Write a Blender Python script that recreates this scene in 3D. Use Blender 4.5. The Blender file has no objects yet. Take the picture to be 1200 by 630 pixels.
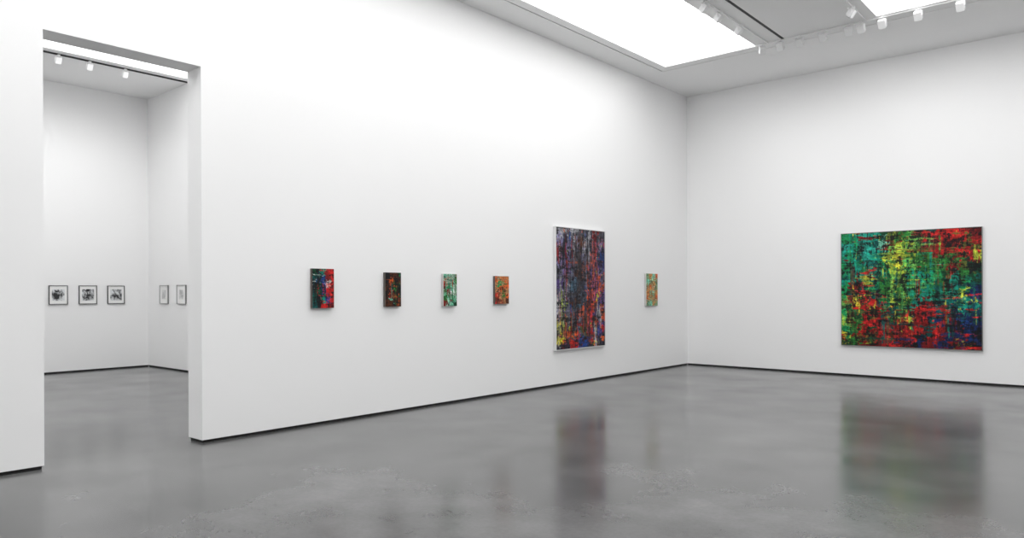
import bpy, bmesh, math
import numpy as np
from mathutils import Matrix, Vector

scn = bpy.context.scene
scn.view_settings.view_transform = 'Standard'
scn.view_settings.look = 'None'
scn.view_settings.exposure = 0.0

# ------------------------------------------------------------------ helpers
def new_mat(name):
    m = bpy.data.materials.new(name); m.use_nodes = True
    nt = m.node_tree
    return m, nt, nt.nodes['Principled BSDF']

def plain(name, col, rough=0.5, metal=0.0):
    m, nt, b = new_mat(name)
    b.inputs['Base Color'].default_value = col
    b.inputs['Roughness'].default_value = rough
    b.inputs['Metallic'].default_value = metal
    return m

def plaster(name, v, var=0.012):
    m, nt, b = new_mat(name)
    tc = nt.nodes.new('ShaderNodeTexCoord')
    n = nt.nodes.new('ShaderNodeTexNoise'); n.inputs['Scale'].default_value = 0.7; n.inputs['Detail'].default_value = 3
    r = nt.nodes.new('ShaderNodeValToRGB')
    r.color_ramp.elements[0].color = (v - var, v - var, v - var, 1)
    r.color_ramp.elements[1].color = (v + var, v + var, v + var, 1)
    nt.links.new(tc.outputs['Object'], n.inputs['Vector'])
    nt.links.new(n.outputs['Fac'], r.inputs['Fac'])
    nt.links.new(r.outputs['Color'], b.inputs['Base Color'])
    b.inputs['Roughness'].default_value = 0.85
    b.inputs['Specular IOR Level'].default_value = 0.2
    return m

def emission(name, col, s):
    m = bpy.data.materials.new(name); m.use_nodes = True
    nt = m.node_tree; nt.nodes.clear()
    e = nt.nodes.new('ShaderNodeEmission'); o = nt.nodes.new('ShaderNodeOutputMaterial')
    e.inputs['Color'].default_value = col; e.inputs['Strength'].default_value = s
    nt.links.new(e.outputs[0], o.inputs[0])
    return m

def add_box(bm, x0, x1, y0, y1, z0, z1, mi=0, M=None):
    vs = [bm.verts.new((x, y, z)) for z in (z0, z1) for y in (y0, y1) for x in (x0, x1)]
    if M is not None:
        for v in vs: v.co = M @ v.co
    for q in ((0,2,3,1),(4,5,7,6),(0,1,5,4),(2,6,7,3),(0,4,6,2),(1,3,7,5)):
        f = bm.faces.new([vs[i] for i in q]); f.material_index = mi
    return vs

def add_cyl(bm, p0, p1, r, seg=16, mi=0, r2=None):
    p0 = Vector(p0); p1 = Vector(p1); d = p1 - p0
    M = Matrix.Translation((p0 + p1) / 2) @ d.to_track_quat('Z', 'Y').to_matrix().to_4x4()
    res = bmesh.ops.create_cone(bm, cap_ends=True, segments=seg, radius1=r, radius2=r if r2 is None else r2, depth=d.length, matrix=M)
    fs = set(f for v in res['verts'] for f in v.link_faces)
    for f in fs: f.material_index = mi

def finish(bm, name, mats, loc=(0,0,0), rot=0.0, bevel=0.0):
    me = bpy.data.meshes.new(name)
    bmesh.ops.recalc_face_normals(bm, faces=bm.faces)
    bm.to_mesh(me); bm.free()
    for m in mats: me.materials.append(m)
    ob = bpy.data.objects.new(name, me)
    ob.location = loc; ob.rotation_euler = (0, 0, rot)
    scn.collection.objects.link(ob)
    if bevel > 0:
        md = ob.modifiers.new('bevel', 'BEVEL'); md.width = bevel; md.segments = 2; md.limit_method = 'ANGLE'
    return ob

def boxes(name, lst, mats, **k):
    bm = bmesh.new()
    for b in lst: add_box(bm, *b)
    return finish(bm, name, mats, **k)

# ------------------------------------------------------------------ materials
M_wall = plaster('white_wall_paint', 0.885)
M_ceil = plaster('white_ceiling_paint', 0.90)
M_gap = plain('black_shadow_gap', (0.006, 0.006, 0.006, 1), 0.8)
M_white = plain('white_powder_coat', (0.9, 0.9, 0.9, 1), 0.4)
M_black = plain('black_slot', (0.01, 0.01, 0.01, 1), 0.6)
M_sky = emission('luminous_skylight', (1, 1, 1, 1), 3.55)
M_lens = plain('lamp_glass', (0.75, 0.75, 0.75, 1), 0.15)

def concrete():
    m, nt, b = new_mat('polished_concrete')
    N = nt.nodes.new; L = nt.links.new
    tc = N('ShaderNodeTexCoord')
    def noise(scale, detail, rough=0.55, dist=0.0, vec=None):
        n = N('ShaderNodeTexNoise'); n.inputs['Scale'].default_value = scale
        n.inputs['Detail'].default_value = detail; n.inputs['Roughness'].default_value = rough
        n.inputs['Distortion'].default_value = dist
        L(vec or tc.outputs['Object'], n.inputs['Vector']); return n.outputs['Fac']
    def rng(x, a, bb, c, d):
        r = N('ShaderNodeMapRange'); r.inputs['From Min'].default_value = a; r.inputs['From Max'].default_value = bb
        r.inputs['To Min'].default_value = c; r.inputs['To Max'].default_value = d; L(x, r.inputs['Value']); return r.outputs['Result']
    def math_(op, a, c):
        n = N('ShaderNodeMath'); n.operation = op
        L(a, n.inputs[0])
        if isinstance(c, float): n.inputs[1].default_value = c
        else: L(c, n.inputs[1])
        return n.outputs[0]
    big = rng(noise(0.5, 3, 0.5), 0.1, 0.9, 0.50, 1.50)
    mid = rng(noise(1.8, 5, 0.55), 0.1, 0.9, 0.50, 1.50)
    fine = rng(noise(30, 5, 0.7), 0.1, 0.9, 0.80, 1.20)
    v = math_('MULTIPLY', math_('MULTIPLY', big, mid), fine)
    v = math_('MULTIPLY', v, 0.102)
    cb = N('ShaderNodeCombineColor')
    for i in range(3): L(v, cb.inputs[i])
    L(cb.outputs['Color'], b.inputs['Base Color'])
    rg = rng(noise(1.2, 4, 0.5), 0.1, 0.9, 0.11, 0.27)
    L(rg, b.inputs['Roughness'])
    b.inputs['IOR'].default_value = 1.52
    bp = N('ShaderNodeBump'); bp.inputs['Strength'].default_value = 0.05; bp.inputs['Distance'].default_value = 0.003
    L(noise(5, 2, 0.5), bp.inputs['Height']); L(bp.outputs['Normal'], b.inputs['Normal'])
    return m
M_floor = concrete()

# ------------------------------------------------------------------ room shell
XL, XR, YB, YF, H = -7.15, 3.05, 13.80, -3.2, 5.52   # main gallery
SX, SY, SYF = -15.61, 6.53, -1.6                     # side gallery
TH = 0.29; G = 0.03; TOP = H + 0.5
D0, D1, DH = 2.12, 3.51, 3.775                       # doorway

bm = bmesh.new()
add_box(bm, SX - 0.3, XR + 0.3, YF - 0.3, YB + 0.3, -0.2, 0.0)
finish(bm, 'floor', [M_floor])

bm = bmesh.new()
ol = [(YF, G), (D0, G), (D0, DH), (D1, DH), (D1, G), (YB + 0.3, G), (YB + 0.3, TOP), (YF, TOP)]
f1 = bm.faces.new([bm.verts.new((XL, y, z)) for y, z in ol])
r = bmesh.ops.extrude_face_region(bm, geom=[f1])
bmesh.ops.translate(bm, verts=[e for e in r['geom'] if isinstance(e, bmesh.types.BMVert)], vec=(-TH, 0, 0))
finish(bm, 'wall_left', [M_wall])
boxes('wall_back', [(XL, XR + 0.3, YB, YB + 0.3, G, TOP)], [M_wall])
boxes('wall_right', [(XR, XR + 0.3, YF, YB, G, TOP)], [M_wall])
boxes('wall_front', [(XL, XR, YF - 0.3, YF, G, TOP)], [M_wall])
boxes('wall_side_gallery_far', [(SX - 0.3, SX, SYF - 0.3, SY + 0.3, G, TOP)], [M_wall])
boxes('wall_side_gallery_end', [(SX, XL - TH, SY, SY + 0.3, G, TOP)], [M_wall])
boxes('wall_side_gallery_front', [(SX, XL - TH, SYF - 0.3, SYF, G, TOP)], [M_wall])

I = 0.015  # black strips set back under the walls stand in for the gap's shade
boxes('gap_shade_left', [(XL - TH + I, XL - I, YF, D0 - I, 0, G), (XL - TH + I, XL - I, D1 + I, YB, 0, G)], [M_gap])
boxes('gap_shade_back', [(XL, XR, YB + I, YB + 0.2, 0, G)], [M_gap])
boxes('gap_shade_right', [(XR + I, XR + 0.2, YF, YB, 0, G)], [M_gap])
boxes('gap_shade_front', [(XL, XR, YF - 0.2, YF - I, 0, G)], [M_gap])
boxes('gap_shade_side_gallery', [(SX - 0.2, SX - I, SYF, SY, 0, G), (SX, XL - TH, SY + I, SY + 0.2, 0, G), (SX, XL - TH, SYF - 0.2, SYF - I, 0, G)], [M_gap])

# ceilings are cut into a grid of slabs that leaves real skylight openings
def ceiling(name, x0, x1, y0, y1, holes, mats):
    xs = sorted(set([x0, x1] + [h[0] for h in holes] + [h[1] for h in holes]))
    ys = sorted(set([y0, y1] + [h[2] for h in holes] + [h[3] for h in holes]))
    bm = bmesh.new(); V = {}
    def vert(x, y):
        if (x, y) not in V: V[(x, y)] = bm.verts.new((x, y, H))
        return V[(x, y)]
    for i in range(len(xs) - 1):
        for j in range(len(ys) - 1):
            cx, cy = (xs[i] + xs[i+1]) / 2, (ys[j] + ys[j+1]) / 2
            if any(h[0] < cx < h[1] and h[2] < cy < h[3] for h in holes): continue
            bm.faces.new([vert(xs[i], ys[j]), vert(xs[i+1], ys[j]), vert(xs[i+1], ys[j+1]), vert(xs[i], ys[j+1])])
    r = bmesh.ops.extrude_face_region(bm, geom=bm.faces[:])
    bmesh.ops.translate(bm, verts=[e for e in r['geom'] if isinstance(e, bmesh.types.BMVert)], vec=(0, 0, 0.25))
    return finish(bm, name, mats)

SKY = [(-6.48, -4.81, -2.2, 11.70), (-2.96, -1.29, -2.2, 11.60), (0.70, 2.37, -2.2, 11.60)]
SLOT = [(-4.375, -4.325, -2.2, 11.65), (-6.66, -6.635, -2.2, 11.9), (-0.86, -0.81, -2.2, 11.65)]
ceiling('ceiling', XL, XR, YF, YB, SKY + SLOT + [(-6.635, XR, 11.9, 11.92)], [M_ceil])
SSKY = [(-13.55, -11.7, -1.2, 6.40), (-10.6, -8.75, -1.2, 6.1)]  # second one is an unseen skylight added to brighten the side gallery
ceiling('ceiling.001', SX, XL - TH, SYF, SY, SSKY, [M_ceil])
def skylight(h, name='skylight_panel'):
    bm = bmesh.new()
    e = 0.003
    add_box(bm, h[0]+e, h[1]-e, h[2]+e, h[3]-e, H + 0.05, H + 0.07, 0)
    return finish(bm, name, [M_sky])
for h in SKY: skylight(h)
for h in SSKY: skylight(h)
boxes('slot_black_backing', [(a + 0.001, b - 0.001, c + 0.001, d - 0.001, H + 0.003, H + 0.03) for a, b, c, d in SLOT[:1] + SLOT[2:]] , [M_black])  # black strips set just inside the ceiling slots to make them dark
M_grey = plain('grey_seam', (0.2, 0.2, 0.2, 1), 0.8)
boxes('trim_2', [(-6.66, -6.635, -2.2, 11.9, H + 0.02, H + 0.05), (-6.635, XR, 11.9, 11.92, H + 0.02, H + 0.05)], [M_grey])

# ------------------------------------------------------------------ lighting tracks
def track(name, x0, x1, y0, y1, mat):
    return boxes(name, [(x0, x1, y0, y1, H - 0.02, H - 0.0005)], [mat])
TY = 11.65
track('lighting_track', -4.78, 2.8, TY - 0.013, TY + 0.013, M_white)
track('lighting_track', -4.613, -4.587, -2.0, TY - 0.02, M_white)
track('lighting_track', -3.133, -3.107, -2.0, TY - 0.02, M_white)
track('lighting_track', -13.77, -13.73, -0.8, 6.50, M_black)

def spotlight(x, y, aim, power=0.0, tilt=38, size=0.74, yaw=0.0):
    """track head: adaptor box, short stem, yoke, square can tilted towards the wall; a real lamp sits at its lens"""
    bm = bmesh.new(); s = size
    add_box(bm, -0.018, 0.018, -0.05, 0.05, -0.012, 0.0, 0)
    add_cyl(bm, (0, 0, -0.01), (0, 0, -0.03), 0.009, 12, 0)
    M = Matrix.Translation((0, 0, -0.078)) @ Matrix.Rotation(math.radians(tilt), 4, 'X')
    a = 0.058 * s
    add_box(bm, -a, a, -a, a, -0.075*s, 0.06*s, 0, M)
    add_cyl(bm, M @ Vector((0, 0, -0.075*s)), M @ Vector((0, 0, -0.09*s)), 0.05*s, 24, 0)
    add_cyl(bm, M @ Vector((0, 0, -0.0905*s)), M @ Vector((0, 0, -0.092*s)), 0.042*s, 24, 1)
    add_box(bm, -a-0.008, -a+0.002, -0.012, 0.012, -0.09, -0.018, 0)
    add_box(bm, a-0.002, a+0.008, -0.012, 0.012, -0.09, -0.018, 0)
    add_box(bm, -a-0.008, a+0.008, -0.012, 0.012, -0.026, -0.018, 0)
    ob = finish(bm, 'track_spotlight', [M_white, M_lens], (x, y, H - 0.02), aim + yaw, 0.003)
    if power > 0:
        ld = bpy.data.lights.new('lamp', 'SPOT'); ld.energy = power; ld.spot_size = math.radians(125); ld.spot_blend = 1.0
        ld.shadow_soft_size = 0.06
        lo = bpy.data.objects.new('lamp', ld); scn.collection.objects.link(lo); lo.parent = ob
        lo.matrix_local = M @ Matrix.Translation((0, 0, -0.15))
    return ob

for x in (-4.40, -3.74, -3.19, -2.90): spotlight(x, TY, 0.0, size=0.85)
spotlight(-4.69, TY, 0.0, 38, 40, yaw=math.radians(38))
for x in (-4.09, -3.36, -2.43, -1.91, -0.6, 1.2): spotlight(x, TY, 0.0, 27, 42, size=0.85)
for y in (9.40, 9.85, 10.55): spotlight(-4.60, y, math.radians(90), 7, 42)
for y in (-0.5, 1.5, 3.2, 4.9, 6.6, 8.0): spotlight(-4.60, y, math.radians(90), 9, 42)  # heads out of view along the track, added to brighten the left wall
spotlight(-3.12, 10.93, math.radians(90))
for y in (4.30, 4.78, 5.36, 3.0, 1.0): spotlight(-13.75, y, math.radians(90), 22, tilt=26)

# ------------------------------------------------------------------ paintings (squeegee simulation -> vertex colours)
TABS = {}
def vnoise(u, v, seed):
    if seed not in TABS: TABS[seed] = np.random.default_rng(seed + 999).random((256, 256))
    T = TABS[seed]
    iu = np.floor(u).astype(int); iv = np.floor(v).astype(int)
    fu = u - iu; fv = v - iv
    fu = fu*fu*(3-2*fu); fv = fv*fv*(3-2*fv)
    a = T[iv & 255, iu & 255]; b = T[iv & 255, (iu+1) & 255]; c = T[(iv+1) & 255, iu & 255]; d = T[(iv+1) & 255, (iu+1) & 255]
    return (a*(1-fu)+b*fu)*(1-fv) + (c*(1-fu)+d*fu)*fv

def fbm(U, V, seed, octv=5, gain=0.55, rot=0.6):
    out = np.zeros(np.broadcast(U, V).shape); amp = 1.0; tot = 0
    for o in range(octv):
        out += amp*vnoise(U, V, (seed*7 + o) % 40); tot += amp; amp *= gain
        c, s = math.cos(rot), math.sin(rot)
        U, V = 2.03*(c*U - s*V) + 17.3, 2.03*(s*U + c*V) + 5.1
    return (out/tot - 0.5) * 4.0

def smooth(n, cov, k=5.0):
    th = np.quantile(n, 1 - cov); return np.clip((n - th)*k, 0, 1)

def paint(seed, nx, ny, W, Hh, grid, accents, warp=0.9, dark=0.25, strokes=80, pv=0.5, slen=(0.15, 0.5), cell=1.0, swid=1.0):
    rg = np.random.default_rng(seed); S = lambda: int(rg.integers(0, 40))
    g = np.array(grid, float); gy, gx = g.shape[:2]
    v, u = np.meshgrid(np.linspace(0, Hh, ny, endpoint=False), np.linspace(0, W, nx, endpoint=False), indexing='ij')
    u = u + rg.random()*50; v = v + rg.random()*50
    Y, X = np.meshgrid(np.linspace(0, gy, ny, endpoint=False), np.linspace(0, gx, nx, endpoint=False), indexing='ij')
    k = 1.0/cell
    def sample(w):
        wx = X + w*(0.7*fbm(u*4*k, v*4*k, S()) + 0.25*fbm(u*5*k, v*22*k, S(), rot=0.08))
        wy = Y + w*(0.7*fbm(u*4*k, v*4*k, S()) + 0.25*fbm(u*22*k, v*5*k, S(), rot=0.08))
        return g[np.clip(wy, 0, gy-1).astype(int), np.clip(wx, 0, gx-1).astype(int)]
    img = sample(warp)
    for _ in range(3):
        m = smooth(fbm(u*6*k, v*6*k, S(), 6, 0.65), 0.35)[..., None]; img = img*(1-m) + sample(warp*1.5)*m
    def accent(col, cov, mode):
        nonlocal img
        if mode == 'v': n = fbm(u*13*k, v*2.6*k, S(), 6, 0.7, 0.12)
        elif mode == 'h': n = fbm(u*2.6*k, v*13*k, S(), 6, 0.7, 0.12)
        else: n = fbm(u*9*k, v*9*k, S(), 6, 0.8)
        n = n + 0.7*fbm(u*1.6*k, v*1.6*k, S(), 2)
        a = smooth(n, cov, 6)[..., None]*0.95
        img = img*(1-a) + np.array(col, float)*a
    for i, a in enumerate(accents):
        if i % 2 == 0: accent(*a)
    for i in range(strokes):
        vert = rg.random() < pv
        L_ = rg.uniform(*slen)
        if vert:
            w_ = int(nx*swid*rg.uniform(0.03, 0.16)); h_ = int(ny*L_)
        else:
            w_ = int(nx*L_); h_ = int(ny*swid*rg.uniform(0.03, 0.11))
        w_ = max(4, min(w_, nx-2)); h_ = max(4, min(h_, ny-2))
        x0 = int(rg.integers(0, nx-w_)); y0 = int(rg.integers(0, ny-h_))
        reg = img[y0:y0+h_, x0:x0+w_].copy()
        uu = u[y0:y0+h_, x0:x0+w_]; vv = v[y0:y0+h_, x0:x0+w_]
        if vert:
            prof = reg[:1] if rg.random() < .5 else reg[-1:]
            n = fbm(uu*30*k, vv*4.0*k, S(), 4, 0.7, 0.05)
        else:
            prof = reg[:, :1] if rg.random() < .5 else reg[:, -1:]
            n = fbm(uu*4.0*k, vv*30*k, S(), 4, 0.7, 0.05)
        tx = np.linspace(-1, 1, w_)[None, :]; ty = np.linspace(-1, 1, h_)[:, None]
        edge = 0.8 - 1.6*np.maximum(np.abs(tx)**3, np.abs(ty)**3)
        n = n + 1.0*fbm(uu*10*k, vv*10*k, S(), 5, 0.75)
        a = (np.clip((n + edge - 0.35)*3, 0, 1)*rg.uniform(0.5, 0.9))[..., None]
        val = rg.uniform(0.75, 1.25)
        img[y0:y0+h_, x0:x0+w_] = reg*(1-a) + prof*val*a
    for i, a in enumerate(accents):
        if i % 2 == 1: accent(*a)
    n = fbm(u*9*k, v*9*k, S(), 6, 0.8) + 0.4*fbm(u*34*k, v*4*k, S(), 3, 0.6, 0.05) + 0.4*fbm(u*4*k, v*34*k, S(), 3, 0.6, 0.05)
    a = smooth(n, dark, 2.2)[..., None]*0.88
    img = img*(1-a) + np.array([17, 18, 22.])*a
    m = 0.97 + 0.18*fbm(u*26*k, v*6*k, S(), 4, 0.7, 0.05) + 0.18*fbm(u*6*k, v*26*k, S(), 4, 0.7, 0.05) + 0.2*fbm(u*20*k, v*20*k, S(), 4, 0.8)
    img = img*np.clip(m, 0.3, 1.5)[..., None]
    return np.clip(img, 4, 248), n

def paint_mat():
    m, nt, b = new_mat('oil_paint')
    a = nt.nodes.new('ShaderNodeAttribute'); a.attribute_name = 'paint'
    tc = nt.nodes.new('ShaderNodeTexCoord')
    n = nt.nodes.new('ShaderNodeTexNoise'); n.inputs['Scale'].default_value = 45; n.inputs['Detail'].default_value = 4
    nt.links.new(tc.outputs['Object'], n.inputs['Vector'])
    bp = nt.nodes.new('ShaderNodeBump'); bp.inputs['Strength'].default_value = 0.2; bp.inputs['Distance'].default_value = 0.002
    nt.links.new(n.outputs['Fac'], bp.inputs['Height']); nt.links.new(bp.outputs['Normal'], b.inputs['Normal'])
    nt.links.new(a.outputs['Color'], b.inputs['Base Color'])
    b.inputs['Roughness'].default_value = 0.5
    b.inputs['Specular IOR Level'].default_value = 0.2
    return m
M_paint = paint_mat()
M_canvas = plain('canvas_edge', (0.55, 0.54, 0.52, 1), 0.7)
M_canvas_dark = plain('painted_canvas_edge', (0.10, 0.085, 0.075, 1), 0.6)
M_alu = plain('aluminium_strip', (0.75, 0.75, 0.75, 1), 0.35, 0.2)
M_strip = plain('grey_edge_strip', (0.22, 0.22, 0.21, 1), 0.5)

def painting(name, center, rot, w, h, depth, img, relief, frame=0.0, edge=None, rise=0.0015, strip=None):
    """local: front faces -Y; origin on the wall plane; a hanging cleat joins panel and wall"""
    ny, nx = img.shape[:2]
    xs = np.linspace(-w/2 + frame, w/2 - frame, nx); zs = np.linspace(h/2 - frame, -h/2 + frame, ny)
    X, Z = np.meshgrid(xs, zs)
    rel = np.clip(relief, -1, 1) * rise
    rel[0, :] = rel[-1, :] = 0; rel[:, 0] = rel[:, -1] = 0
    Yc = -depth + 0*X - np.abs(rel)
    co = np.stack([X, Yc, Z], -1).reshape(-1, 3)
    idx = np.arange(ny*nx).reshape(ny, nx)
    q = np.stack([idx[:-1, :-1], idx[1:, :-1], idx[1:, 1:], idx[:-1, 1:]], -1).reshape(-1, 4)
    nV = len(co); extra = []; faces = []
    def ebox(x0, x1, y0, y1, z0, z1):
        b = nV + len(extra)
        for z in (z0, z1):
            for y in (y0, y1):
                for x in (x0, x1): extra.append((x, y, z))
        for f in ((0,2,3,1),(4,5,7,6),(0,1,5,4),(2,6,7,3),(0,4,6,2),(1,3,7,5)): faces.append([b + i for i in f])
    ebox(-w/2 + frame, w/2 - frame, -depth + 0.0008, -0.004, -h/2 + frame, h/2 - frame)
    ebox(-w/2 + 0.04, w/2 - 0.04, -0.012, -0.0005, h/2 - 0.09, h/2 - 0.06)
    nf_body = len(faces)
    if frame > 0:
        fd = depth + 0.006
        ebox(-w/2, -w/2 + frame, -fd, -0.004, -h/2, h/2); ebox(w/2 - frame, w/2, -fd, -0.004, -h/2, h/2)
        ebox(-w/2 + frame, w/2 - frame, -fd, -0.004, h/2 - frame, h/2); ebox(-w/2 + frame, w/2 - frame, -fd, -0.004, -h/2, -h/2 + frame)
    allv = co.tolist() + extra
    me = bpy.data.meshes.new(name)
    me.from_pydata(allv, [], q.tolist() + faces)
    for m in (M_paint, edge or M_canvas, strip or M_alu): me.materials.append(m)
    mi = np.zeros(len(q) + len(faces), np.int32); mi[len(q):] = 1; mi[len(q) + nf_body:] = 2
    me.polygons.foreach_set('material_index', mi)
    ca = me.color_attributes.new('paint', 'FLOAT_COLOR', 'POINT')
    c = img / 255.0
    lin = np.where(c <= 0.04045, c/12.92, ((c + 0.055)/1.055)**2.4)
    cols = np.ones((len(allv), 4), np.float32); cols[:nV, :3] = lin.reshape(-1, 3)
    ca.data.foreach_set('color', cols.ravel())
    me.update()
    ob = bpy.data.objects.new(name, me)
    ob.location = center; ob.rotation_euler = (0, 0, rot)
    scn.collection.objects.link(ob)
    return ob

TEAL=(20,138,116); DTEAL=(12,76,74); EMER=(25,140,82); GRN=(42,112,48); DGRN=(18,62,40); LGRN=(110,180,82)
YG=(175,195,62); YEL=(225,212,58); OLV=(82,88,38); RED=(192,36,34); DRED=(120,24,26); ORG=(210,92,38)
NAVY=(20,38,80); BLUE=(28,62,130); DARK=(20,20,24); MINT=(120,205,175); BRN=(80,42,26); CY=(38,158,138)

big = [
 [EMER,TEAL,CY,TEAL,DGRN,OLV,GRN,LGRN,OLV,DRED,RED,RED,RED,DRED],
 [CY,TEAL,CY,DTEAL,MINT,DRED,YG,LGRN,RED,RED,DRED,RED,OLV,RED],
 [TEAL,EMER,DTEAL,TEAL,TEAL,LGRN,YG,GRN,OLV,DRED,GRN,DGRN,RED,DRED],
 [EMER,TEAL,EMER,DTEAL,EMER,YG,YEL,LGRN,GRN,DGRN,GRN,DRED,OLV,DGRN],
 [TEAL,DTEAL,CY,TEAL,DGRN,LGRN,YG,EMER,TEAL,EMER,DGRN,TEAL,GRN,DGRN],
 [EMER,DRED,DTEAL,EMER,GRN,OLV,LGRN,TEAL,GRN,DTEAL,GRN,TEAL,EMER,DTEAL],
 [EMER,DGRN,RED,DTEAL,GRN,LGRN,YG,GRN,TEAL,DGRN,DTEAL,TEAL,YG,NAVY],
 [LGRN,DRED,DGRN,RED,EMER,YG,GRN,TEAL,DRED,DTEAL,TEAL,NAVY,TEAL,DTEAL],
 [EMER,DGRN,RED,OLV,DRED,GRN,OLV,DRED,RED,NAVY,DRED,DTEAL,NAVY,DTEAL],
 [LGRN,GRN,DRED,RED,DRED,DTEAL,YG,DRED,DRED,DTEAL,NAVY,DRED,BLUE,NAVY],
 [EMER,DRED,RED,DGRN,RED,BRN,DRED,RED,DTEAL,RED,DRED,NAVY,NAVY,NAVY],
 [DGRN,GRN,DRED,DRED,DRED,RED,DRED,DARK,NAVY,DRED,NAVY,DRED,NAVY,DARK]]
img, rel = paint(47, 420, 388, 2.15, 2.0, big, [(YG,.022,'v'),(YEL,.014,'v'),(DRED,.03,'h'),(YG,.012,'h'),(RED,.03,'h'),(YEL,.010,'m'),(DTEAL,.04,'m'),(RED,.025,'h')], 0.85, 0.40, 150, 0.5, (0.05, 0.28), 0.8, 0.7)
painting('large_abstract_painting', (-3.04, YB, 1.535), 0.0, 2.15, 1.99, 0.045, img, rel, 0.007, strip=M_strip)

VG=(98,92,122); PUR=(80,62,118); GRY=(80,80,90); LG=(155,155,160); DG=(42,42,52); OR=(195,80,48); PNK=(145,72,92); BG=(70,96,112); LAV=(118,112,150)
port = [
 [LG,GRY,LG,GRY,LG,DRED,GRY],
 [LAV,VG,GRY,BRN,GRY,DG,PNK],
 [PUR,LAV,DG,GRY,BG,OR,DG],
 [LAV,PUR,GRY,DG,OR,PUR,PUR],
 [GRY,VG,DG,BRN,GRY,OR,VG],
 [PUR,GRY,BG,DG,DG,PUR,OR],
 [VG,LG,DG,GRY,OR,PNK,PUR],
 [LG,DG,BRN,BG,DG,OR,PUR],
 [LAV,GRY,DG,GRY,DRED,PUR,OR],
 [YG,GRY,BG,DRED,PNK,DG,RED],
 [YEL,ORG,GRY,OLV,RED,BLUE,PUR],
 [DG,PUR,RED,BLUE,DG,ORG,DG]]
img, rel = paint(8, 270, 380, 1.41, 2.0, port, [(LAV,.03,'v'),(BLUE,.03,'v'),(OR,.06,'m'),(LG,.035,'v'),(DG,.10,'v'),(YG,.014,'m'),(DRED,.05,'v')], 0.85, 0.34, 130, 0.8, (0.08, 0.4), 0.78, 0.75)
painting('tall_abstract_painting', (XL, 9.975, 1.565), math.pi/2, 1.41, 1.99, 0.05, img, rel, 0.012)

WHT=(215,220,215)
s1 = [[DGRN,DARK,TEAL,RED,RED],[DTEAL,DARK,BLUE,DRED,RED],[DARK,DGRN,BLUE,WHT,RED],[DARK,DGRN,BLUE,RED,DRED],[DGRN,DARK,TEAL,BLUE,RED],[DTEAL,DARK,RED,RED,DRED]]
s2 = [[DARK,BRN,BRN,DARK],[DARK,ORG,DARK,BRN],[BRN,DARK,GRN,DARK],[DARK,RED,DARK,DARK],[BRN,MINT,BRN,DARK],[BRN,BRN,DARK,BRN]]
M3=(105,175,145); G3=(150,175,155)
s3 = [[M3,M3,G3,(110,150,125)],[RED,G3,M3,GRN],[BRN,EMER,M3,(130,160,140)],[M3,DRED,WHT,GRN],[GRN,M3,EMER,M3],[DRED,G3,M3,DGRN]]
TAN=(180,128,85)
s4 = [[ORG,TAN,ORG,TAN],[TAN,EMER,TAN,ORG],[TAN,ORG,BRN,TAN],[RED,TAN,GRN,ORG],[BRN,DRED,TAN,BRN]]
SG=(120,150,110); OT=(195,140,80)
s6 = [[SG,OT,MINT,ORG],[MINT,SG,OT,SG],[SG,ORG,OT,SG],[OT,SG,MINT,OT],[ORG,OT,SG,ORG],[SG,MINT,OT,SG]]
def small(seed, grid, acc, y0, y1, z0, z1, dark, depth=0.045, edge=None, pv=0.6):
    w, h = y1 - y0, z1 - z0
    img, rel = paint(seed, 110, 160, w, h, grid, acc, 0.5, dark, 35, pv, (0.2, 0.6), 0.26)
    painting('small_abstract_painting', (XL, (y0 + y1)/2, (z0 + z1)/2), math.pi/2, w, h, depth, img, rel, 0.0, edge, 0.001)
small(21, s1, [(RED,.06,'v'),(RED,.05,'m'),(WHT,.02,'h'),(DARK,.08,'v')], 4.77, 5.06, 1.33, 1.78, 0.32, edge=M_canvas_dark)
small(22, s2, [(ORG,.07,'h'),(EMER,.02,'m'),(DARK,.12,'v')], 5.82, 6.07, 1.33, 1.755, 0.3, edge=M_canvas_dark)
small(23, s3, [(G3,.08,'v'),(RED,.04,'v'),(GRN,.06,'v')], 6.81, 7.06, 1.32, 1.755, 0.18)
small(24, s4, [(TAN,.08,'h'),(RED,.03,'m'),(MINT,.03,'h')], 7.84, 8.14, 1.335, 1.74, 0.2, edge=M_canvas_dark, pv=0.3)
small(26, s6, [(MINT,.04,'h'),(ORG,.05,'m'),(WHT,.02,'m')], 12.08, 12.50, 1.24, 1.85, 0.14)

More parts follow.
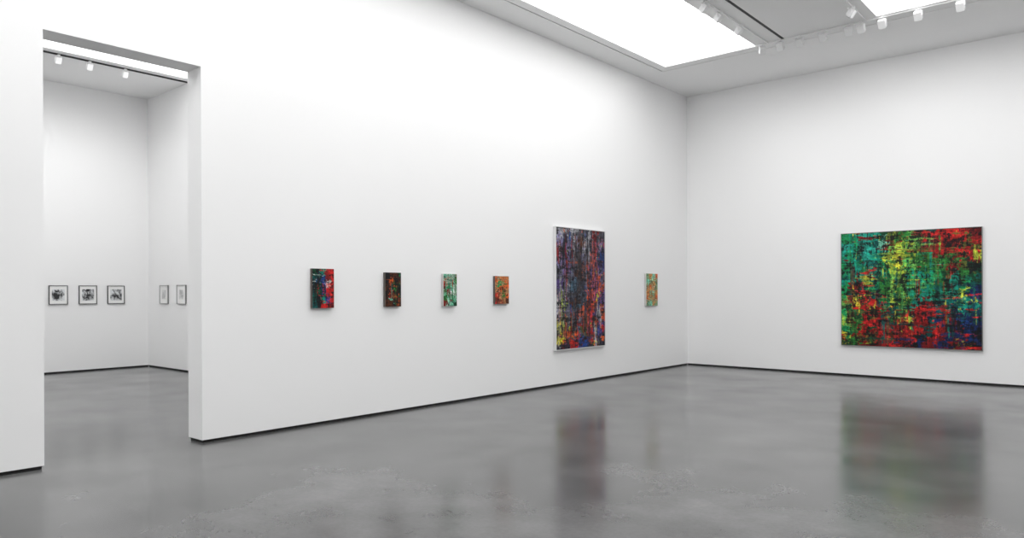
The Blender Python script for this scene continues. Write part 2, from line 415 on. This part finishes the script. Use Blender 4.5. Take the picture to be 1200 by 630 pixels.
# ------------------------------------------------------------------ framed drawings
M_frame = plain('black_frame', (0.015, 0.015, 0.015, 1), 0.4)
M_frame_g = plain('grey_metal_frame', (0.28, 0.28, 0.28, 1), 0.4, 0.3)
M_mat = plain('mat_board', (0.86, 0.86, 0.85, 1), 0.8)
def ink(name, seed, pale):
    m, nt, b = new_mat(name); N = nt.nodes.new; L = nt.links.new
    tc = N('ShaderNodeTexCoord'); mp = N('ShaderNodeMapping'); mp.inputs['Location'].default_value = (seed*3.1, 0, seed*1.7)
    mp.inputs['Scale'].default_value = (13, 1, 9)
    n = N('ShaderNodeTexNoise'); n.inputs['Scale'].default_value = 1.0; n.inputs['Detail'].default_value = 8; n.inputs['Roughness'].default_value = 0.65; n.inputs['Distortion'].default_value = 0.6
    r = N('ShaderNodeValToRGB')
    ln = N('ShaderNodeVectorMath'); ln.operation = 'LENGTH'; L(tc.outputs['Object'], ln.inputs[0])
    mu = N('ShaderNodeMath'); mu.operation = 'MULTIPLY_ADD'; mu.inputs[1].default_value = 1.7; mu.inputs[2].default_value = -0.19
    L(ln.outputs['Value'], mu.inputs[0])
    ad = N('ShaderNodeMath'); ad.operation = 'ADD'
    L(tc.outputs['Object'], mp.inputs['Vector']); L(mp.outputs['Vector'], n.inputs['Vector'])
    L(n.outputs['Fac'], ad.inputs[0]); L(mu.outputs[0], ad.inputs[1]); L(ad.outputs[0], r.inputs['Fac'])
    L(r.outputs['Color'], b.inputs['Base Color'])
    e = r.color_ramp.elements
    if pale:
        e[0].position = 0.25; e[0].color = (0.4,0.4,0.4,1); e[1].position = 0.55; e[1].color = (0.75,0.75,0.75,1)
    else:
        e[0].position = 0.40; e[0].color = (0.015,0.015,0.017,1); e[1].position = 0.56; e[1].color = (0.72,0.74,0.75,1)
    b.inputs['Roughness'].default_value = 0.6
    return m
def framed(name, loc, rot, w, h, seed, pale):
    bm = bmesh.new(); fw = 0.010 if not pale else 0.009; d = 0.03
    add_box(bm, -w/2, -w/2+fw, -d, -0.001, -h/2, h/2, 0); add_box(bm, w/2-fw, w/2, -d, -0.001, -h/2, h/2, 0)
    add_box(bm, -w/2+fw, w/2-fw, -d, -0.001, h/2-fw, h/2, 0); add_box(bm, -w/2+fw, w/2-fw, -d, -0.001, -h/2, -h/2+fw, 0)
    add_box(bm, -w/2+fw, w/2-fw, -0.018, -0.001, -h/2+fw, h/2-fw, 1)
    iw, ih = (w*0.68, h*0.62) if not pale else (w*0.5, h*0.5)
    add_box(bm, -iw/2, iw/2, -0.020, -0.0175, -ih/2, ih/2, 2)
    finish(bm, name, [M_frame if not pale else M_frame_g, M_mat, ink('ink_drawing', seed, pale)], loc, rot)
for i, y in enumerate((4.865, 5.38, 5.895)): framed('framed_ink_drawing', (SX, y, 1.485), math.pi/2, 0.32, 0.36, i + 1, False)
for i, x in enumerate((-14.84, -14.085)): framed('framed_pencil_drawing', (x, SY, 1.485), 0.0, 0.37, 0.37, i + 7, True)

# ------------------------------------------------------------------ camera + world
w = bpy.data.worlds.new('World'); scn.world = w; w.use_nodes = True
w.node_tree.nodes['Background'].inputs['Color'].default_value = (0.8, 0.85, 0.9, 1)
w.node_tree.nodes['Background'].inputs['Strength'].default_value = 0.3
cd = bpy.data.cameras.new('camera'); cam = bpy.data.objects.new('camera', cd); scn.collection.objects.link(cam)
cam.matrix_world = Matrix.Translation((0, 0, 1.5)) @ (Matrix.Rotation(math.radians(40.87), 4, 'Z') @ Matrix.Rotation(math.radians(90), 4, 'X') @ Matrix.Rotation(math.radians(-0.2), 4, 'Z'))
cd.sensor_width = 36; cd.lens = 857.5/1200*36; cd.shift_y = 27.6/1200
cd.clip_end = 100
scn.camera = cam
